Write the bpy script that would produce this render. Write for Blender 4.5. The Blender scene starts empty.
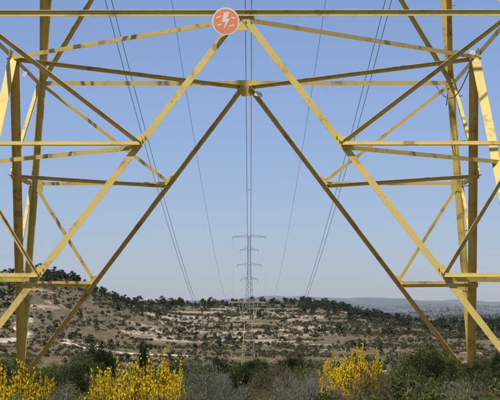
import bpy, bmesh, math, random
import numpy as np
from mathutils import Vector, noise, Matrix
random.seed(7); rng=np.random.default_rng(7)
scn=bpy.context.scene
F=1727.0; HZ=305.0
# ------------------------------------------------------------ materials
def newmat(name):
    m=bpy.data.materials.new(name); m.use_nodes=True
    nt=m.node_tree; nt.nodes.clear()
    out=nt.nodes.new('ShaderNodeOutputMaterial')
    return m,nt,out
def N(nt,t,**k):
    n=nt.nodes.new(t)
    for a,b in k.items(): setattr(n,a,b)
    return n
def ramp(nt,stops):
    r=N(nt,'ShaderNodeValToRGB'); e=r.color_ramp.elements
    while len(e)<len(stops): e.new(0.5)
    for i,(p,c) in enumerate(stops):
        e[i].position=p; e[i].color=(c[0],c[1],c[2],1) if not isinstance(c,(int,float)) else (c,c,c,1)
    return r
def mapr(nt,src,a,b,c=0.,d=1.):
    n=N(nt,'ShaderNodeMapRange'); n.interpolation_type='SMOOTHSTEP'
    n.inputs[1].default_value=a;n.inputs[2].default_value=b;n.inputs[3].default_value=c;n.inputs[4].default_value=d
    nt.links.new(src,n.inputs[0]); return n.outputs[0]
def mixc(nt,fac,a,b):
    n=N(nt,'ShaderNodeMix'); n.data_type='RGBA'
    for s,v in ((n.inputs[0],fac),(n.inputs[6],a),(n.inputs[7],b)):
        if hasattr(v,'node'): nt.links.new(v,s)
        elif isinstance(v,(int,float)): s.default_value=v
        else: s.default_value=(v[0],v[1],v[2],1)
    return n.outputs[2]
def mathn(nt,op,a,b=None):
    n=N(nt,'ShaderNodeMath',operation=op)
    for s,v in zip(n.inputs,(a,b)):
        if v is None: continue
        if hasattr(v,'node'): nt.links.new(v,s)
        else: s.default_value=v
    return n.outputs[0]
def noisen(nt,vec,scale,detail=4,rough=.55):
    n=N(nt,'ShaderNodeTexNoise'); n.inputs['Scale'].default_value=scale; n.inputs['Detail'].default_value=detail
    n.inputs['Roughness'].default_value=rough
    if vec is not None: nt.links.new(vec,n.inputs['Vector'])
    return n.outputs['Fac']
def wpos(nt):
    return N(nt,'ShaderNodeNewGeometry').outputs['Position']
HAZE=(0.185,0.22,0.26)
def haze(nt,col,a=350,b=11000,mx=.82):  # aerial haze painted into the base colour, growing with world Y
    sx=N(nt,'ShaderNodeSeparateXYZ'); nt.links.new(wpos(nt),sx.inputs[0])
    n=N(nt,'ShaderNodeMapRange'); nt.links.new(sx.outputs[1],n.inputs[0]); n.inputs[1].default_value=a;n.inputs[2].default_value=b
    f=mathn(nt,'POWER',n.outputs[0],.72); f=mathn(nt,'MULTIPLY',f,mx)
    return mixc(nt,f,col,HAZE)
def paint_mat(name,base,dirt,amount=.62,hz=False,rough=.5):
    m,nt,out=newmat(name)
    p=N(nt,'ShaderNodeBsdfPrincipled'); tc=N(nt,'ShaderNodeTexCoord').outputs['Object']
    n1=noisen(nt,tc,3.5,8,.7); n2=noisen(nt,tc,28,5,.65); n3=noisen(nt,tc,.8,3)
    f1=mapr(nt,n1,amount-.06,amount+.12)
    light=[min(1,c*1.12) for c in base]; dk=[c*.72 for c in base]
    c=mixc(nt,n3,light,dk)
    c=mixc(nt,mathn(nt,'MULTIPLY',f1,.8),c,dirt)
    f2=mapr(nt,n2,.60,.74,0,.7); c=mixc(nt,f2,c,[x*.6 for x in dirt])
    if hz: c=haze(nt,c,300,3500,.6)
    nt.links.new(c,p.inputs['Base Color']); p.inputs['Roughness'].default_value=rough
    b=N(nt,'ShaderNodeBump'); b.inputs['Strength'].default_value=.2; b.inputs['Distance'].default_value=.004
    nt.links.new(n2,b.inputs['Height']); nt.links.new(b.outputs[0],p.inputs['Normal'])
    nt.links.new(p.outputs[0],out.inputs[0]); return m
M_yel=paint_mat('yellow_paint',(.62,.47,.11),(.19,.13,.05),.565,rough=.6)
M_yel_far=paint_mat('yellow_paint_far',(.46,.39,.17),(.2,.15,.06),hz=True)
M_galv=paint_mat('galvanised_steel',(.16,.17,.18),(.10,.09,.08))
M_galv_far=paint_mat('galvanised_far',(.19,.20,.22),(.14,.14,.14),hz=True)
M_bolt=paint_mat('bolt_paint',(.34,.27,.08),(.12,.08,.04),.5)
M_conc=paint_mat('concrete',(.26,.24,.21),(.14,.12,.09),.5,rough=.9)
M_white=paint_mat('white_enamel',(.72,.70,.66),(.35,.25,.15),.66)
M_orange=paint_mat('orange_enamel',(.80,.26,.09),(.45,.2,.1),.62)
M_wire=paint_mat('aluminium_cable',(.12,.13,.15),(.08,.08,.09))
M_glass=paint_mat('insulator_glass',(.25,.30,.28),(.15,.15,.15),rough=.2)
def leaf_mat(name,cols,scale=.8,trans=.3,hz=False,fine=30):
    m,nt,out=newmat(name)
    pos=wpos(nt); oi=N(nt,'ShaderNodeObjectInfo').outputs['Random']
    n1=noisen(nt,pos,scale,3,.6); n2=noisen(nt,pos,fine,2,.6)
    a=mathn(nt,'ADD',mathn(nt,'MULTIPLY',n1,.55),mathn(nt,'MULTIPLY',n2,.45))
    a=mathn(nt,'ADD',a,mathn(nt,'MULTIPLY',mathn(nt,'SUBTRACT',oi,.5),.12))
    r=ramp(nt,[(.36,cols[0]),(.5,cols[1]),(.64,cols[2])]); nt.links.new(a,r.inputs[0])
    c=r.outputs[0]
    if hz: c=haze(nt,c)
    d=N(nt,'ShaderNodeBsdfDiffuse'); t=N(nt,'ShaderNodeBsdfTranslucent'); mx=N(nt,'ShaderNodeMixShader')
    nt.links.new(c,d.inputs[0]); nt.links.new(c,t.inputs[0]); mx.inputs[0].default_value=trans
    nt.links.new(d.outputs[0],mx.inputs[1]); nt.links.new(t.outputs[0],mx.inputs[2]); nt.links.new(mx.outputs[0],out.inputs[0])
    return m
M_flower=leaf_mat('gorse_flower',((.66,.42,.01),(.82,.58,.015),(.88,.68,.05)),3,.35)
M_gorse=leaf_mat('gorse_green',((.035,.05,.015),(.07,.09,.025),(.12,.13,.04)))
M_green=leaf_mat('shrub_green',((.045,.06,.02),(.095,.115,.035),(.17,.185,.06)))
M_dark=leaf_mat('shrub_dark',((.022,.034,.013),(.045,.06,.022),(.085,.10,.038)))
M_grey=leaf_mat('shrub_greygreen',((.10,.10,.065),(.18,.18,.125),(.30,.29,.21)))
M_dry=leaf_mat('shrub_dry',((.10,.078,.042),(.19,.15,.085),(.32,.265,.16)))
M_twig=leaf_mat('twig_bark',((.05,.035,.025),(.09,.07,.05),(.14,.11,.08)),2,0)
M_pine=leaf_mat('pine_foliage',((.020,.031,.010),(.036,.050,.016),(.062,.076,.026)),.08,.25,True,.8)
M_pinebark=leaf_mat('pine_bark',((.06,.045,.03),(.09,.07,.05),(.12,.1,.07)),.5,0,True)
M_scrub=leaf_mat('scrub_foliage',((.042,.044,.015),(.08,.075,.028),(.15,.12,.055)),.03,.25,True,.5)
# ------------------------------------------------------------ terrain
PY=[-400,-60,0,15,26,34,45,70,120,250,450,650,820,1000,1200,1400,1550,2000,2600,4000,6000,8000,11000,13000,16000]
PZ=[-6,-1.8,-1.5,-1.48,-1.36,-1.55,-2.3,-5,-10,-22,-32,-33,-29,-20,-11,-4,-1,-12,-34,-36,-30,-24,-12,-4,-30]
def sm(a,b,x):
    t=min(1,max(0,(x-a)/(b-a))); return t*t*(3-2*t)
def nz(x,y,s,k=0): return noise.noise(Vector((x/s+k*7.1,y/s-k*3.3,k*1.7)))
def H(x,y):
    z=float(np.interp(y,PY,PZ))
    if x<40: zr=2.2
    else: zr=2.2-18*sm(40,170,x)
    z+=zr*sm(900,1450,y)*(1-sm(1700,2400,y))
    sg=52 if x>-140 else 110
    z+=33*math.exp(-((x+140)/sg)**2)*math.exp(-((y-1150)/170)**2)
    if y>100:
        k=sm(100,500,y)
        z+=k*(2.2*nz(x,y,90,1)+1.1*nz(x,y,33,2))
        s2=sm(2300,3600,y)
        if s2>0:
            g=y/5000
            z+=s2*(34*nz(x,y*.8,650,3)+13*nz(x,y,240,4))*min(1.6,.6+.4*g)
            z+=sm(6000,10000,y)*(60*nz(x*1.0,y*.8,1900,21)+12)
        tz=z/2.6; fr=tz-math.floor(tz); k2=sm(700,850,y)*(1-sm(1500,1700,y))*.5
        z=z*(1-k2)+k2*2.6*(math.floor(tz)+sm(.6,1,fr))
    z+=.10*nz(x,y,1.7,5)+.05*nz(x,y,.6,6)
    return z
def build_mesh(name,verts,quads,mats,midx=None,smooth=False):
    me=bpy.data.meshes.new(name)
    verts=np.asarray(verts,dtype=np.float32); quads=np.asarray(quads,dtype=np.int32)
    me.vertices.add(len(verts)); me.vertices.foreach_set('co',verts.ravel())
    me.loops.add(quads.size); me.loops.foreach_set('vertex_index',quads.ravel())
    me.polygons.add(len(quads)); me.polygons.foreach_set('loop_start',np.arange(0,quads.size,4,dtype=np.int32))
    me.polygons.foreach_set('loop_total',np.full(len(quads),4,dtype=np.int32))
    if midx is not None: me.polygons.foreach_set('material_index',np.asarray(midx,dtype=np.int32))
    me.polygons.foreach_set('use_smooth',np.full(len(quads),smooth))
    for m in mats: me.materials.append(m)
    me.update(calc_edges=True); return me
def link(name,me,parent=None):
    o=bpy.data.objects.new(name,me); scn.collection.objects.link(o)
    if parent: o.parent=parent
    return o
def empty(name,loc=(0,0,0)):
    o=bpy.data.objects.new(name,None); o.location=loc; scn.collection.objects.link(o); return o
ss=np.linspace(-1,1,401); xs=7500*np.sinh(5.6*ss)/math.sinh(5.6)
ys=list(np.arange(-60,60,1.0)); y=60.
while y<16000: ys.append(y); y*=1.008 if y>700 and y<1600 else 1.017
nx,ny=len(xs),len(ys)
tv=np.zeros((ny,nx,3))
for j,yy in enumerate(ys):
    for i,xx in enumerate(xs): tv[j,i]=(xx,yy,H(xx,yy))
I=np.arange(nx*ny).reshape(ny,nx)
q=np.stack([I[:-1,:-1],I[:-1,1:],I[1:,1:],I[1:,:-1]],-1).reshape(-1,4)
m,nt,out=newmat('hillside_ground')
pos=wpos(nt); sx=N(nt,'ShaderNodeSeparateXYZ'); nt.links.new(pos,sx.inputs[0])
mp=N(nt,'ShaderNodeMapping'); mp.inputs['Scale'].default_value=(.02,.035,.02); nt.links.new(pos,mp.inputs[0])
na=noisen(nt,mp.outputs[0],1,8,.65)
nb=noisen(nt,pos,.11,6,.7); nc=noisen(nt,pos,1.5,6,.7); nd=noisen(nt,pos,.35,5,.7)
base=ramp(nt,[(.32,(.058,.053,.022)),(.46,(.105,.082,.038)),(.58,(.165,.12,.062)),(.7,(.24,.175,.10))])
nt.links.new(mathn(nt,'ADD',mathn(nt,'MULTIPLY',nb,.6),mathn(nt,'MULTIPLY',nd,.4)),base.inputs[0])
tan=mixc(nt,nc,(.30,.225,.14),(.56,.45,.33))
reg=mathn(nt,'MULTIPLY',mapr(nt,sx.outputs[1],900,1020),mapr(nt,sx.outputs[1],1480,1250))
bx=mathn(nt,'MULTIPLY',mapr(nt,sx.outputs[0],-100,-50),mapr(nt,sx.outputs[0],90,20))
thr=mathn(nt,'ADD',na,mathn(nt,'MULTIPLY',mathn(nt,'MULTIPLY',reg,bx),.12))
tm=mapr(nt,thr,.575,.625); tm=mathn(nt,'MULTIPLY',tm,mapr(nt,nd,.4,.55))
col=mixc(nt,tm,base.outputs[0],tan)
far=mapr(nt,sx.outputs[1],2200,2600); nf=noisen(nt,pos,.006,8,.7)
col=mixc(nt,far,col,mixc(nt,mapr(nt,nf,.47,.62),(.025,.036,.017),(.14,.115,.07)))
near=mapr(nt,sx.outputs[1],60,120,1,0)
nearc=mixc(nt,nc,(.12,.09,.055),(.27,.215,.145))
col=mixc(nt,near,col,nearc)
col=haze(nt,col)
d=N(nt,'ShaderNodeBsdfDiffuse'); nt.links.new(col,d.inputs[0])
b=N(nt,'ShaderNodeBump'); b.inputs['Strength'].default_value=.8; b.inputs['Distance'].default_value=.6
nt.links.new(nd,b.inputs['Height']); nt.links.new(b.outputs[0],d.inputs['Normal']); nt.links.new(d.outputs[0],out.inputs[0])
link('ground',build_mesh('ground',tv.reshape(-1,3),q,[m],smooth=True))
def ray_ground(px,py,d0=700,d1=1600):
    d=d0
    while d<d1:
        x=(px-250)/F*d
        if H(x,d)>=(HZ-py)/F*d: return x,d
        d+=3
    return (px-250)/F*d1,d1
M_track,nt,out=newmat('dirt_track'); pos=wpos(nt)
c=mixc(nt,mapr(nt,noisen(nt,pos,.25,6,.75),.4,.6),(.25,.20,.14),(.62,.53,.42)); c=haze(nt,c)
d=N(nt,'ShaderNodeBsdfDiffuse'); nt.links.new(c,d.inputs[0]); nt.links.new(d.outputs[0],out.inputs[0])
TR=[]
def track(pts,w,lift=.5):
    P=[]
    for k in range(len(pts)-1):
        for t in np.linspace(0,1,24,endpoint=False):
            P.append(Vector(pts[k]).lerp(Vector(pts[k+1]),t))
    P.append(Vector(pts[-1])); V=[];Q=[]
    for _ in range(8): P=[P[0]]+[(P[i-1]+P[i]*2+P[i+1])/4 for i in range(1,len(P)-1)]+[P[-1]]
    for i,p in enumerate(P):
        TR.append((p.x,p.y,w))
        a=P[max(0,i-1)];bb=P[min(len(P)-1,i+1)]; t=(bb-a).normalized(); n=Vector((-t.y,t.x))
        wob=1+.9*noise.noise(Vector((p.x/6,p.y/6,0)))
        for s in np.linspace(-1,1,7):
            pp=p+n*w*.5*s*wob; V.append((pp.x,pp.y,H(pp.x,pp.y)+(lift if abs(s)<.99 else -.3)))
    for i in range(len(P)-1):
        for k in range(6): a=i*7+k; Q.append((a,a+1,a+8,a+7))
    return link('dirt_track',build_mesh('dirt_track',V,Q,[M_track],smooth=True))
track([ray_ground(*p) for p in [(-8,342),(6,341),(20,339),(28,334),(17,328),(21,323),(31,319)]],6.5,.6)
track([ray_ground(*p) for p in [(62,343),(90,349),(115,352),(150,355),(190,357)]],3.2)
TRn=np.array(TR)
# ------------------------------------------------------------ foliage generators
def unit(n): 
    v=rng.normal(size=(n,3)); return v/np.linalg.norm(v,axis=1,keepdims=True)
def cards(c,w,h,dirs=None):
    n=len(c); a=unit(n) if dirs is None else dirs
    r=unit(n); bvec=np.cross(a,r); bvec/=np.linalg.norm(bvec,axis=1,keepdims=True)+1e-9
    w=np.broadcast_to(w,(n,))[:,None]*.5; h=np.broadcast_to(h,(n,))[:,None]*.5
    V=np.stack([c-a*h-bvec*w*.6,c-a*h+bvec*w*.6,c+a*h+bvec*w,c+a*h-bvec*w],1).reshape(-1,3)
    return V,np.arange(n*4).reshape(n,4)
def merge(parts):
    V=[];Q=[];Mi=[];o=0
    for (v,qq,mi) in parts:
        V.append(v);Q.append(qq+o);Mi.append(np.full(len(qq),mi));o+=len(v)
    return np.concatenate(V),np.concatenate(Q),np.concatenate(Mi)
def tube(p0,p1,r0,r1,k=5):
    p0=np.array(p0,float);p1=np.array(p1,float);d=p1-p0;d/=np.linalg.norm(d)
    a=np.cross(d,[.3,.9,.1]);a/=np.linalg.norm(a);b2=np.cross(d,a)
    th=np.arange(k)*2*math.pi/k
    ring=np.cos(th)[:,None]*a+np.sin(th)[:,None]*b2
    V=np.concatenate([p0+ring*r0,p1+ring*r1]); i=np.arange(k);j=(i+1)%k
    return V,np.stack([i,j,j+k,i+k],1)
def pine(h,n_cl=12,cpc=34,size=.42):
    parts=[]; lean=rng.normal(size=2)*.04*h
    v,qq=tube((0,0,-.4),(lean[0]*.5,lean[1]*.5,h*.5),h*.03,h*.02);parts.append((v,qq,1))
    v,qq=tube((lean[0]*.5,lean[1]*.5,h*.5),(lean[0],lean[1],h*.93),h*.02,h*.006);parts.append((v,qq,1))
    for i in range(n_cl):
        t=rng.uniform(.22,1); z=h*t
        r=h*.34*math.sqrt(max(.03,1-((t-.5)/.55)**2))*rng.uniform(.4,1.1)
        an=rng.uniform(0,6.28); c=np.array([math.cos(an)*r+lean[0]*t,math.sin(an)*r+lean[1]*t,z-.05*h])
        v,qq=tube((lean[0]*t*.8,lean[1]*t*.8,z-h*.1),c,h*.009,h*.004,3);parts.append((v,qq,1))
        rad=h*rng.uniform(.10,.17)
        pts=c+unit(cpc)*rad*rng.uniform(.3,1,(cpc,1))**.5*np.array([1.15,1.15,.7])
        v,qq=cards(pts,h*.06,h*.075);parts.append((v,qq,0))
    return merge(parts)
def scrub(n=46):
    c=unit(n)*rng.uniform(.3,1,(n,1))**.5*np.array([.62,.62,.42]); c[:,2]+=.34; c[:,2]=np.abs(c[:,2])
    c[:,:2]*=rng.uniform(.8,1.2,2)
    v,qq=cards(c,.24,.28); return merge([(v,qq,0)])
def scatter(name,templates,P,S,mats):
    V=[];Q=[];Mi=[];o=0
    for p,s in zip(P,S):
        tvv,tq,tm_=templates[rng.integers(len(templates))]
        a=rng.uniform(0,6.28);ca,sa=math.cos(a),math.sin(a)
        R=np.array([[ca,-sa,0],[sa,ca,0],[0,0,1]])
        V.append((tvv@R.T)*np.array([s*rng.uniform(.85,1.25),s*rng.uniform(.85,1.25),s])+np.array(p)); Q.append(tq+o);Mi.append(tm_);o+=len(tvv)
    return link(name,build_mesh(name,np.concatenate(V),np.concatenate(Q),mats,np.concatenate(Mi)))
def on_track(x,y):
    dd=(TRn[:,0]-x)**2+((TRn[:,1]-y))**2; i=dd.argmin(); return dd[i]<(TRn[i,2]*.7)**2
pines=[pine(1.0*1,n_cl=int(rng.integers(9,17)),cpc=40) for _ in range(8)]
P=[];S=[]
def addp(x,y,s):
    if on_track(x,y): return False
    P.append((x,y,H(x,y)));S.append(s); return True
k=0
while k<560:
    x=rng.uniform(-330,-60);y=rng.uniform(930,1330)
    if nz(x,y,45,9)+.25*nz(x,y,15,8)+(.5 if H(x,y)>5 else 0)<.12: continue
    k+=addp(x,y,rng.uniform(2.2,6.2)*(1.2 if H(x,y)>12 else .9))
k=0
while k<520:
    x=rng.uniform(-260,120);y=rng.normal(1530,70)
    if nz(x,y,30,11)<-.12+ (0 if x<40 else -.15): continue
    k+=addp(x,y,rng.uniform(2,9)*rng.uniform(.55,1))
k=0
while k<480:
    x=rng.uniform(-250,300);y=rng.uniform(780,1470)
    if nz(x,y,50,12)<.10: continue
    k+=addp(x,y,rng.uniform(1.8,5.2))
k=0
while k<800:
    x=rng.uniform(40,480);y=rng.normal(1480,140)
    if nz(x,y,60,13)<-.12: continue
    k+=addp(x,y,rng.uniform(3,7))
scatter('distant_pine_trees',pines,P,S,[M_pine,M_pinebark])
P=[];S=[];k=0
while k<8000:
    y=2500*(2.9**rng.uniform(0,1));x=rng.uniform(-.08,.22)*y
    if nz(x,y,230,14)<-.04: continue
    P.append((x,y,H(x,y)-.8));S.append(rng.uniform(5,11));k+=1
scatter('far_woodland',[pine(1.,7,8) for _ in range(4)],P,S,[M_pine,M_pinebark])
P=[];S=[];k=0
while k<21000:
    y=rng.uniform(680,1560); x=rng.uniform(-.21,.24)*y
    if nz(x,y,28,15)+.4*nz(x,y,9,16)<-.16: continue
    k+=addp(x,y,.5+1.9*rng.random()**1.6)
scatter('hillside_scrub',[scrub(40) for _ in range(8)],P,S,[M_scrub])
# ------------------------------------------------------------ near shrubs
def shrub(h=1.,w=.6,stems=26,leaves=9000,lw=.014,lh=.03,fm=0,upright=.5):
    parts=[]
    lobes=[(rng.uniform(-.6,.6)*w,rng.uniform(-.6,.6)*w,rng.uniform(.4,.8)*h,rng.uniform(.18,.40)) for _ in range(9)]
    for l in lobes:
        for s in range(stems//8+1):
            e=np.array([l[0],l[1],l[2]])+rng.normal(size=3)*.12
            mid=e*.5+rng.normal(size=3)*.05
            v,qq=tube((rng.normal()*.04,rng.normal()*.04,-.05),mid,.010,.006,4);parts.append((v,qq,1))
            v,qq=tube(mid,e,.006,.002,4);parts.append((v,qq,1))
    sub=[]
    for l in lobes:
        for _ in range(16):
            c=np.array([l[0],l[1],l[2]])+unit(1)[0]*l[3]*np.array([1,1,.8])*rng.uniform(.5,1.1); c[2]=max(.04,c[2]); sub.append(c)
    sub=np.array(sub); idx=rng.integers(len(sub),size=leaves)
    off=rng.normal(size=(leaves,3))*.05; c=sub[idx]+off
    c=np.concatenate([c, np.stack([rng.normal(size=leaves//4)*w*.45,rng.normal(size=leaves//4)*w*.45,rng.uniform(0,.55,leaves//4)*h],1)])
    c[:,2]=np.abs(c[:,2])
    dirs=unit(len(c)); dirs=dirs*(1-upright)+np.array([0,0,1])*upright+c*np.array([.5,.5,0]); dirs/=np.linalg.norm(dirs,axis=1,keepdims=True)
    v,qq=cards(c,lw*rng.uniform(.6,1.3,len(c)),lh*rng.uniform(.6,1.4,len(c)),dirs);parts.append((v,qq,0))
    return merge(parts)
def gorse():
    parts=[];n=340
    dirs_=[(rng.uniform(0,6.28),rng.uniform(.75,1.1)) for _ in range(10)]
    for i in range(n):
        la,lh_=dirs_[i%10]
        a=la+rng.normal()*.38;r=rng.uniform(0,1)**.6
        bmp=lh_*.88+rng.normal()*.06
        tip=np.array([math.cos(a)*r*.62*bmp,math.sin(a)*r*.62*bmp,(1-.5*r**2)*bmp*rng.uniform(.72,1.04)])
        b0=tip*np.array([.25,.25,0]); mid=(b0+tip)/2+np.array([tip[0]*.25,tip[1]*.25,0])
        v,qq=tube(b0,mid,.006,.004,3);parts.append((v,qq,1)); v,qq=tube(mid,tip,.004,.002,3);parts.append((v,qq,1))
        t=rng.uniform(-.6,1,40)[:,None]
        c=mid+(tip-mid)*t+rng.normal(size=(40,3))*.02
        dd=unit(40)*.6+(tip-mid)/np.linalg.norm(tip-mid);dd/=np.linalg.norm(dd,axis=1,keepdims=True)
        v,qq=cards(c,.008,.045,dd);parts.append((v,qq,1))
        if rng.random()<.92:
            k=int(rng.integers(30,66)); t=1.02-rng.uniform(0,1,k)[:,None]**1.15*1.0
            c=mid+(tip-mid)*t+rng.normal(size=(k,3))*.022
            v,qq=cards(c,.027,.025);parts.append((v,qq,0))
    return merge(parts)
def grass():
    n=1500;a=rng.uniform(0,6.28,n);r=rng.uniform(0,.4,n);h=rng.uniform(.15,.95,n)
    b0=np.stack([np.cos(a)*r,np.sin(a)*r,h*.5],1)
    d_=np.stack([rng.normal(size=n)*.25,rng.normal(size=n)*.25,np.ones(n)],1);d_/=np.linalg.norm(d_,axis=1,keepdims=True)
    v,qq=cards(b0,.007,h,d_)
    c=b0+d_*h[:,None]*.5; c=np.repeat(c,3,0)+rng.normal(size=(n*3,3))*.02
    v2,q2=cards(c,.012,.03); return merge([(v,qq,0),(v2,q2,0)])
TM={}
def reg_t(kind,gens,mats): TM[kind]=[build_mesh(kind,*g[:2],mats,g[2]) for g in gens]
reg_t('gorse_bush',[gorse() for _ in range(5)],[M_flower,M_gorse])
reg_t('green_shrub',[shrub(leaves=11000) for _ in range(3)],[M_green,M_twig])
reg_t('dark_shrub',[shrub(leaves=11000,lw=.018,lh=.026) for _ in range(2)],[M_dark,M_twig])
reg_t('rosemary_shrub',[shrub(leaves=12000,lw=.008,lh=.034,upright=.5) for _ in range(3)],[M_grey,M_twig])
reg_t('dry_shrub',[shrub(leaves=8000,lw=.006,lh=.05,upright=.5,stems=60) for _ in range(3)],[M_dry,M_twig])
reg_t('dry_grass',[grass() for _ in range(3)],[M_dry])
def put(kind,x,y,h,w=None,parent=None,name=None):
    o=link(name or kind,random.choice(TM[kind]),parent)
    w=w or h*random.uniform(.9,1.3)
    o.location=(x,y,H(x,y)-.02); o.scale=(w,w,h); o.rotation_euler=(0,0,random.uniform(0,6.28)); return o
def at(kind,px,d,top,wpx):
    x=(px-250)/F*d; g=H(x,d); h=(HZ-top)/F*d-g; w=wpx/F*d/1.15
    return put(kind,x,d,max(.15,h),w)
for a in [('gorse_bush',24,16,358,56),('gorse_bush',-4,17,360,50),('gorse_bush',14,14,376,50),('gorse_bush',44,17,366,34),
          ('gorse_bush',114,16,356,52),('gorse_bush',140,17,352,52),('gorse_bush',166,16.5,353,56),('gorse_bush',138,15,360,60),('gorse_bush',182,16,364,40),
          ('gorse_bush',100,14.5,370,44),('gorse_bush',150,13.5,377,56),('gorse_bush',118,13.2,383,46),
          ('gorse_bush',354,20,343,46),('gorse_bush',333,20,350,36),('gorse_bush',374,20.5,348,34),('gorse_bush',346,19,354,50),('gorse_bush',72,15,384,30),('gorse_bush',448,20,390,22),
          ('dark_shrub',146,47,341,18),('dark_shrub',100,46,340,34),('green_shrub',86,40,352,40),('dark_shrub',64,20,362,50),('green_shrub',48,24,366,40),
          ('rosemary_shrub',212,15,362,60),('rosemary_shrub',198,16,373,34),('dark_shrub',238,22,364,40),('green_shrub',252,30,358,40),('rosemary_shrub',228,14,374,44),
          ('dry_shrub',275,20,364,60),('rosemary_shrub',300,17,374,50),('dry_shrub',318,18,364,56),('green_shrub',290,34,356,50),
          ('dry_shrub',372,16,367,66),('dry_shrub',405,17,369,50),('green_shrub',440,23,348,58),('green_shrub',415,25,352,48),('green_shrub',468,24,354,48),
          ('dark_shrub',490,21,362,50),('rosemary_shrub',455,16,381,46),('dry_shrub',340,15,373,46),('green_shrub',495,33,352,40),('dry_shrub',310,44,355,60),
          ('dark_shrub',225,42,357,40),('green_shrub',180,38,356,50),('green_shrub',20,36,352,60),('rosemary_shrub',60,14,384,36),('dry_shrub',245,15,378,46),
          ('green_shrub',8,27,362,60),('dark_shrub',-8,26,360,50)]:
    at(*a)
und=empty('undergrowth')
kinds=['green_shrub','dark_shrub','rosemary_shrub','dry_shrub','dry_grass','dry_shrub','green_shrub','gorse_bush']
wts=[3.5,1.6,2.4,2.8,4,1.8,3,.9]
for i in range(540):
    d=random.uniform(9,62)**1.0; lim=max(4.5,.19*d)
    x=random.uniform(-lim,lim)
    kd=random.choices(kinds,wts)[0]
    vis=abs(x)<.165*d; pxx=x/d*F+250
    lo=(86 if (pxx<200 or 320<pxx<385) else 74) if d<20 else 64
    tz=-random.uniform(lo,95)/F*d; h=tz-H(x,d)
    if vis: h=min(max(h,.18),random.uniform(.5,1.0))
    else: h=random.uniform(.4,1.0)
    if vis and d<13 and h<.2: continue
    put(kd,x,d,h,max(h,.4)*random.uniform(.9,1.3),und,'undergrowth_'+kd)
# ------------------------------------------------------------ towers
class B:
    def __init__(s): s.v=[];s.f=[]
    def prof(s,p1,p2,U,V,pts):
        p1=Vector(p1);p2=Vector(p2);o=len(s.v);n=len(pts)
        for p in (p1,p2):
            for (a,b_) in pts: s.v.append(tuple(p+U*a+V*b_))
        for i in range(n): j=(i+1)%n; s.f.append((o+i,o+j,o+n+j,o+n+i))
        s.f.append(tuple(o+i for i in range(n))[::-1]); s.f.append(tuple(o+n+i for i in range(n)))
    def ang(s,p1,p2,n,w,t,edge_up=True,outward=False,off=0.,b=None):
        b=b or w
        p1=Vector(p1);p2=Vector(p2);d=(p2-p1).normalized();n=Vector(n);n=(n-d*n.dot(d)).normalized()
        u=n.cross(d)
        if u.z<0 or (abs(u.z)<1e-4 and u.y<0): u=-u
        if not edge_up: u=-u
        m_=n if outward else -n
        s.prof(p1+n*off,p2+n*off,u,m_,[(w/2,0),(-w/2,0),(-w/2,t),(w/2-t,t),(w/2-t,b),(w/2,b)])
    def box(s,p1,p2,w):
        p1=Vector(p1);p2=Vector(p2);d=(p2-p1).normalized(); a=d.cross(Vector((.31,.2,.93)) if abs(d.z)<.9 else Vector((1,0,0))).normalized();b_=d.cross(a)
        h=w/2;s.prof(p1,p2,a,b_,[(-h,-h),(h,-h),(h,h),(-h,h)])
    def plate(s,c,n,u,pts,t):
        n=Vector(n).normalized();u=Vector(u);u=(u-n*u.dot(n)).normalized();v=n.cross(u);c=Vector(c)
        s.prof(c-n*t/2,c+n*t/2,u,v,pts)
    def cyl(s,c,n,r,t,k=6):
        n=Vector(n).normalized();a=n.orthogonal().normalized();b_=n.cross(a);c=Vector(c)
        s.prof(c,c+n*t,a,b_,[(math.cos(i*2*math.pi/k)*r,math.sin(i*2*math.pi/k)*r) for i in range(k)])
    def obj(s,name,mat,parent):
        me=bpy.data.meshes.new(name);me.from_pydata(s.v,[],s.f);me.materials.append(mat)
        bm=bmesh.new();bm.from_mesh(me);bmesh.ops.recalc_face_normals(bm,faces=bm.faces);bm.to_mesh(me);bm.free()
        return link(name,me,parent)
ZL=3.75; ZF=-1.36; ZT=22.; SL=.085; A0=3.5
def hw(z): return A0+SL*(ZL-z)
CX,CY=-.09,25.7; YAW=math.radians(-.4)
def face_pt(k,s,z,t=1.):
    a=hw(z); 
    return Vector([(s*a,-a,z),(a,s*a,z),(-s*a,a,z),(-a,-s*a,z)][k])
FN=[Vector((0,-1,0)),Vector((1,0,0)),Vector((0,1,0)),Vector((-1,0,0))]
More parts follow.
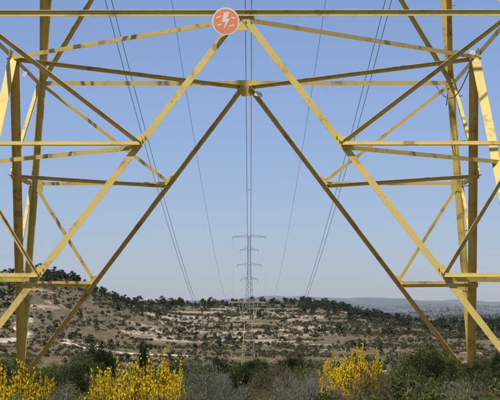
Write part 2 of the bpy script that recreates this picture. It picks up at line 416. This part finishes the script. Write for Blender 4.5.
def build_tower(parent,mat,mg,mb,detail=True,th=1.):
    legs=B();br=B();sec=B();pl=B();bo=B()
    W1=.078*th;W2=.052*th;WL=.112*th;T=.008*th
    for sx_ in(-1,1):
        for sy_ in(-1,1):
            p1=Vector((sx_*hw(ZF),sy_*hw(ZF),ZF));p2=Vector((sx_*hw(ZT),sy_*hw(ZT),ZT))
            d=(p2-p1).normalized();U=Vector((-sx_,0,0));U=(U-d*U.dot(d)).normalized();V=Vector((0,-sy_,0));V=(V-d*V.dot(d)).normalized()
            t=T*1.6; legs.prof(p1,p2,U,V,[(0,0),(WL,0),(WL,t),(t,t),(t,WL*1.25),(0,WL*1.25)])
            if detail:
                for i,zz in enumerate(np.arange(.9,20,.38)):
                    if sx_*sy_<0: continue
                    q_=p1+d*((zz-ZF))
                    bo.cyl(q_,(-U if i%2 else -V),.009,.14)
                for zz in (6.2,12.5):
                    q_=p1+d*(zz-ZF); legs.box(q_+U*.03+V*.03-d*.3,q_+U*.03+V*.03+d*.3,.05)
    nodes=[]
    for k in range(4):
        n=FN[k]; n=Vector((n.x,n.y,SL)).normalized()
        ap=face_pt(k,0,ZL)
        br.ang(face_pt(k,-.985,ZL),face_pt(k,.985,ZL),n,W1*.95,T,True,True,off=.002,b=W1*.45 if k==0 else W1*.8)
        for s in(-1,1):
            ft=face_pt(k,s*.985,ZF+.05); st=ap+(ft-ap)*.012
            br.ang(st,ft,n,W1*(1.08 if k!=2 else 1.0),T,True,False,off=-.013,b=W1*1.7)
            nd=[ap+(ft-ap)*t_ for t_ in(1/3,2/3)]; nodes.append((k,s,nd))
            tp=face_pt(k,s*.975,ZL-.05)
            sec.ang(tp,nd[0],n,W2*1.05,T*.8,True,True,off=-.024)
            sec.ang(face_pt(k,s*.985,nd[0].z),nd[0],n,W2*1.1,T*.8,False,True,off=.004,b=W2*1.2)
            sec.ang(face_pt(k,s*.98,nd[0].z-.06),nd[1],n,W2,T*.8,True,True,off=-.024)
            sec.ang(face_pt(k,s*.985,nd[1].z),nd[1],n,W2*1.1,T*.8,False,True,off=.004,b=W2*1.2)
            if detail:
                for q_ in nd:
                    dv=(ft-ap).normalized()
                    pl.plate(q_+n*-.018,n,dv,[(-.15,-.04),(.15,-.04),(.12,.05),(.02,.09),(-.12,.07)] if s>0 else [(-.15,.04),(-.12,-.07),(.02,-.09),(.12,-.05),(.15,.04)],.008)
                    for t_ in(-.11,-.05,.04,.1): bo.cyl(q_+dv*t_+n*-.013,n,.011,.02)
                    lp=face_pt(k,s*.975,q_.z); pl.plate(lp+n*-.016,n,(0,0,1),[(-.12,-.08),(.12,-.08),(.10,.1),(-.14,.1)],.007)
                    for t_ in(-.05,.05): bo.cyl(lp+Vector((0,0,t_))+n*.004,n,.011,.018)
        if detail:
            pl.plate(ap+Vector((0,0,-.07))-n*.022,n,(0,0,1),[(.12,-.17),(.12,.17),(-.02,.17),(-.15,.07),(-.15,-.07),(-.02,-.17)],.009)
            for dx in(-.13,-.06,.06,.13):
                for dz in(.0,-.1): 
                    tv_=Vector((0,0,1)).cross(n).normalized(); bo.cyl(ap+tv_*dx+Vector((0,0,dz))-n*.01,n,.012,.024)
        z2=ZL+5.6; ap2=face_pt(k,0,z2)
        br.ang(face_pt(k,-.98,z2),face_pt(k,.98,z2),n,W1,T,True,True,off=.002)
        for s in(-1,1):
            br.ang(ap2,face_pt(k,s*.98,ZL+.05),n,W1,T,True,False,off=-.013)
            q_=ap2.lerp(face_pt(k,s,ZL),.5); sec.ang(face_pt(k,s*.98,q_.z),q_,n,W2,T*.8,False,True,off=.004)
            sec.ang(face_pt(k,s*.97,z2-.05),q_,n,W2,T*.8,True,True,off=-.024)
        zs=[z2,13.2,16.6,19.5,ZT]
        for i in range(4):
            br.ang(face_pt(k,-.97,zs[i]),face_pt(k,.97,zs[i+1]),n,W2*1.1,T,True,False,off=-.013)
            br.ang(face_pt(k,.97,zs[i]),face_pt(k,-.97,zs[i+1]),n,W2*1.1,T,True,True,off=.004)
            br.ang(face_pt(k,-.97,zs[i+1]),face_pt(k,.97,zs[i+1]),n,W2,T,True,True,off=.02)
    UP=Vector((0,0,1))
    for z_ in(ZL,ZL+5.6):
        for k in range(4):
            a=face_pt(k,0,z_)+Vector((0,0,-.05));b_=face_pt((k+1)%4,0,z_)+Vector((0,0,-.05))
            dd=(b_-a)*.012; br.ang(a+dd,b_-dd,UP,W1*.85,T,k in(1,2),False,b=W1*.75)
    nm={(k,s):nd for k,s,nd in nodes}
    for k in range(4):
        k2=(k+1)%4
        for lv in(0,1):
            a=nm[(k,1)][lv];b_=nm[(k2,-1)][lv]; sec.ang(a-Vector((0,0,.02)),b_-Vector((0,0,.02)),UP,W2*1.1,T*.8,k in(1,2),False)
    hd=B(); a=hw(ZT); zb=34.; 
    for sy_ in(-1,1):
        for s in(-1,1):
            w_=Vector((s*a,sy_*a,ZT)); e=Vector((s*5.2,sy_*1.0,zb)); i_=Vector((s*2.6,sy_*1.0,zb)); w0=Vector((s*.15,sy_*a,ZT+.1))
            kx=Vector((s*4.4,sy_*1.3,29)); ki=Vector((s*3.1,sy_*1.3,29))
            hd.box(w_,kx,WL);hd.box(kx,e,WL*.9);hd.box(w0,ki,WL*.8);hd.box(ki,i_,WL*.7);hd.box(kx,ki,W1)
            for t_ in(.25,.5,.75): hd.box(w_.lerp(kx,t_),w0.lerp(ki,t_),W2);hd.box(w_.lerp(kx,t_),w0.lerp(ki,t_+.25),W2)
            hd.box(Vector((s*.2,sy_*1.,zb)),Vector((s*9.4,sy_*.35,zb)),W1*1.2);hd.box(Vector((0,sy_*1.,zb+1)),Vector((s*9.4,sy_*.3,zb+.25)),W1*1.2)
            for x_ in np.arange(0,9,1.0): 
                hd.box((s*x_,sy_*1,zb),(s*(x_+.5),sy_*.9,zb+1-.04*x_),W2);hd.box((s*(x_+.5),sy_*.9,zb+1-.04*x_),(s*(x_+1),sy_*.95,zb),W2)
            hd.box((s*5.2,sy_*.9,zb+.7),(s*5.9,0,zb+2.4),W1)
    legs.obj('leg_angles',mat,parent);br.obj('main_bracing',mat,parent);sec.obj('secondary_bracing',mat,parent);hd.obj('head_frame',mg,parent)
    ins=B()
    for x_ in(-9,0,9):
        for i in range(10): ins.cyl((x_,0,zb-.2-.14*i),(0,0,-1),.12*min(th,2),.06,10)
        ins.cyl((x_,0,zb),(0,0,-1),.02*th,1.6,6)
    ins.obj('insulator_strings',M_glass,parent)
    if detail:
        pl.obj('gusset_plates',mat,parent);bo.obj('bolts_and_steps',mb,parent)
    ft=B()
    for sx_ in(-1,1):
        for sy_ in(-1,1):
            c=Vector((sx_*hw(ZF),sy_*hw(ZF),ZF))
            ft.prof(c-Vector((0,0,.8)),c+Vector((0,0,.1)),Vector((1,0,0)),Vector((0,1,0)),[(-.3,-.25),(-.25,-.3),(.25,-.3),(.3,-.25),(.3,.25),(.25,.3),(-.25,.3),(-.3,.25)])
    ft.obj('concrete_footings',M_conc,parent)
tw=empty('transmission_tower',(CX,CY,0)); tw.rotation_euler=(0,0,YAW)
build_tower(tw,M_yel,M_galv,M_bolt)
fx=B(); n=(0,-1,0)
fx.plate((3.42,.1,ZL-.02),(0,-1,0),(0,0,1),[(-.07,-.03),(.07,-.03),(.07,.05),(-.07,.05)],.03)
fx.plate((.21,3.38,ZL-.20),(0,-1,0),(.3,0,1),[(-.04,-.07),(.04,-.07),(.04,.05),(-.04,.07)],.02)
fx.plate((-3.32,.4,ZL-.26),(0,-1,0),(.3,0,1),[(-.04,-.03),(.04,-.03),(.04,.03),(-.04,.03)],.02)
fx.obj('clamp_plates',M_white,tw)
def cable(name,pts,r,mat,parent):
    cu=bpy.data.curves.new(name,'CURVE');cu.dimensions='3D';cu.bevel_depth=r;cu.bevel_resolution=1
    sp=cu.splines.new('POLY');sp.points.add(len(pts)-1)
    for i,p in enumerate(pts): sp.points[i].co=(*p,1)
    cu.materials.append(mat);o=bpy.data.objects.new(name,cu);scn.collection.objects.link(o);o.parent=parent;return o
cable('earth_lead',[(3.42-.32*(i/14),.1+2.6*i/14,ZL-.1-.4*math.sin(i/14*math.pi)) for i in range(15)],.009,M_wire,tw)
cable('earth_lead',[(3.36,3.3-.2*math.sin(i/10*3.1),ZL-.05-.35*i/10) for i in range(11)],.008,M_wire,tw)
sg=empty('round_warning_sign'); sg.location=(-.31,22.2-.16,3.62)
def sgp(name,mat,polys,y,t):
    b_=B()
    for pts in polys: b_.prof(Vector((0,y,0)),Vector((0,y-t,0)),Vector((1,0,0)),Vector((0,0,1)),pts)
    return b_.obj(name,mat,sg)
circ=lambda r,k=40:[(math.cos(i*2*math.pi/k)*r,math.sin(i*2*math.pi/k)*r) for i in range(k)]
sgp('sign_plate',M_white,[circ(.175)],0,.006)
sgp('sign_field',M_orange,[circ(.158)],-.006,.002)
sgp('sign_emblem',M_white,[[(-.02,.115),(.05,.115),(.015,.03),(.055,.03),(-.03,-.11),(-.005,-.01),(-.05,-.01)],
   [(-.12,.05),(-.06,.075),(-.065,.055),(-.115,.03)],[(.07,.06),(.12,.045),(.115,.025),(.07,.04)],[(-.11,-.045),(-.055,-.03),(-.055,-.05),(-.105,-.065)],[(.05,-.05),(.11,-.04),(.10,-.06),(.05,-.07)]],-.008,.0015)
sgp('bracket',M_galv,[[(-.02,-.14),(.02,-.14),(.02,.14),(-.02,.14)]],.12,.118)
TY=820; zt=H(0,TY)
t2=empty('transmission_tower',(-.8,TY,zt-ZF*.84)); t2.scale=(.88,.88,.84)
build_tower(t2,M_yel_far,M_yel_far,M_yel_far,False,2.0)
TG=1330; t3=empty('transmission_tower',(-.6,TG,H(0,TG))); gb=B()
ht=(HZ-233)/F*TG-H(0,TG)
def gw(z): 
    t=z/ht; return 3.6-(3.6-1.15)*min(1,t/.6) if t<.6 else 1.15-.5*(t-.6)/.4
zz=list(np.linspace(0,ht*.97,15))
for i in range(14):
    a,b_=gw(zz[i]),gw(zz[i+1])
    for sx_,sy_,ex,ey in((-1,-1,1,-1),(1,-1,1,1),(1,1,-1,1),(-1,1,-1,-1)):
        gb.box((sx_*a,sy_*a,zz[i]),(sx_*b_,sy_*b_,zz[i+1]),.3)
        gb.box((sx_*a,sy_*a,zz[i]),(ex*b_,ey*b_,zz[i+1]),.16);gb.box((ex*a,ey*a,zz[i]),(sx_*b_,sy_*b_,zz[i+1]),.16)
        gb.box((sx_*a,sy_*a,zz[i]),(ex*a,ey*a,zz[i]),.14)
for py,wp in((237,16.5),(250,9),(265,12),(279,8.5)):
    z=(HZ-py)/F*TG-H(0,TG);L=wp/F*TG
    for s in(-1,1):
        for sy_ in(-1,1):
            gb.box((0,sy_*.8,z),(s*L,sy_*.15,z),.22);gb.box((s*.9,sy_*.8,z+1.8),(s*L,sy_*.15,z+.2),.18)
            for x_ in np.arange(1,L-1,1.6): gb.box((s*x_,sy_*.6,z),(s*(x_+.8),sy_*.5,z+1.7*(1-x_/L)),.12)
        gb.cyl((s*L,0,z),(0,0,-1),.14,2.2)
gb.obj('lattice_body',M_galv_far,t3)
pw=empty('power_line')
def para(c,d): return c[0]+c[1]*d+c[2]*d*d
ph=(37-.15,-.1776,.000163); gw_=(40.1,-.1486,.000129)
ds=np.linspace(CY,TY,120)
for x0 in(-9,0,9):
    for dx in(-.2,.2):
        cable('conductor',[((x0+dx)*(1-.12*(d-CY)/(TY-CY))-.1,d,para(ph,d)) for d in ds],.022,M_wire,pw)
    sb=B()
    for d in range(95,800,75):
        z=para(ph,d);x=x0*(1-.12*(d-CY)/(TY-CY))-.1; sb.box((x-.2,d,z),(x+.2,d,z),.03)
    sb.obj('bundle_spacers',M_wire,pw)
for x0 in(-5.9,5.9):
    cable('earth_wire',[(x0*(1-.12*(d-CY)/(TY-CY))-.1,d,para(gw_,d)) for d in ds],.016,M_wire,pw)
for s,py,wp in((-1,237,16.5),(1,237,16.5)):
    p1=Vector((s*7.9-.8,TY,para(ph,TY)));p2=Vector((s*wp/F*TG,TG,(HZ-py)/F*TG-2.2))
    cable('conductor',[tuple(p1.lerp(p2,t)-Vector((0,0,4*14*t*(1-t)))) for t in np.linspace(0,1,40)],.02,M_wire,pw)
# ------------------------------------------------------------ light, sky, camera
EL=63;AZ=math.radians(22)
sd=Vector((-math.sin(AZ)*math.cos(math.radians(EL)),-math.cos(AZ)*math.cos(math.radians(EL)),math.sin(math.radians(EL))))
L=bpy.data.lights.new('sun','SUN');L.energy=5.0;L.angle=math.radians(.5);L.color=(1,.94,.84)
so=bpy.data.objects.new('sun',L);scn.collection.objects.link(so);so.rotation_euler=sd.to_track_quat('Z','Y').to_euler()
w=bpy.data.worlds.new('World');scn.world=w;w.use_nodes=True;nt=w.node_tree
bg=nt.nodes['Background'];sk=nt.nodes.new('ShaderNodeTexSky');sk.sky_type='NISHITA';sk.sun_disc=False
sk.sun_elevation=math.radians(EL);sk.sun_rotation=math.radians(202);sk.air_density=1.;sk.dust_density=.3;sk.ozone_density=2.5
vm=nt.nodes.new('ShaderNodeVectorMath');vm.operation='MULTIPLY_ADD'
nt.links.new(sk.outputs[0],vm.inputs[0]);vm.inputs[1].default_value=(.60,.66,.98);vm.inputs[2].default_value=(1.2,1.5,1.7)
nt.links.new(vm.outputs[0],bg.inputs[0]);bg.inputs[1].default_value=.084
cam=bpy.data.cameras.new('camera');co=bpy.data.objects.new('camera',cam);scn.collection.objects.link(co)
co.rotation_euler=(math.radians(90),0,0);cam.lens=F*36/500;cam.sensor_width=36;cam.shift_y=.21;cam.clip_end=30000;cam.clip_start=.1
cam.dof.use_dof=True;cam.dof.focus_distance=32;cam.dof.aperture_fstop=18
scn.camera=co
scn.view_settings.view_transform='Standard';scn.view_settings.look='None';scn.view_settings.exposure=0
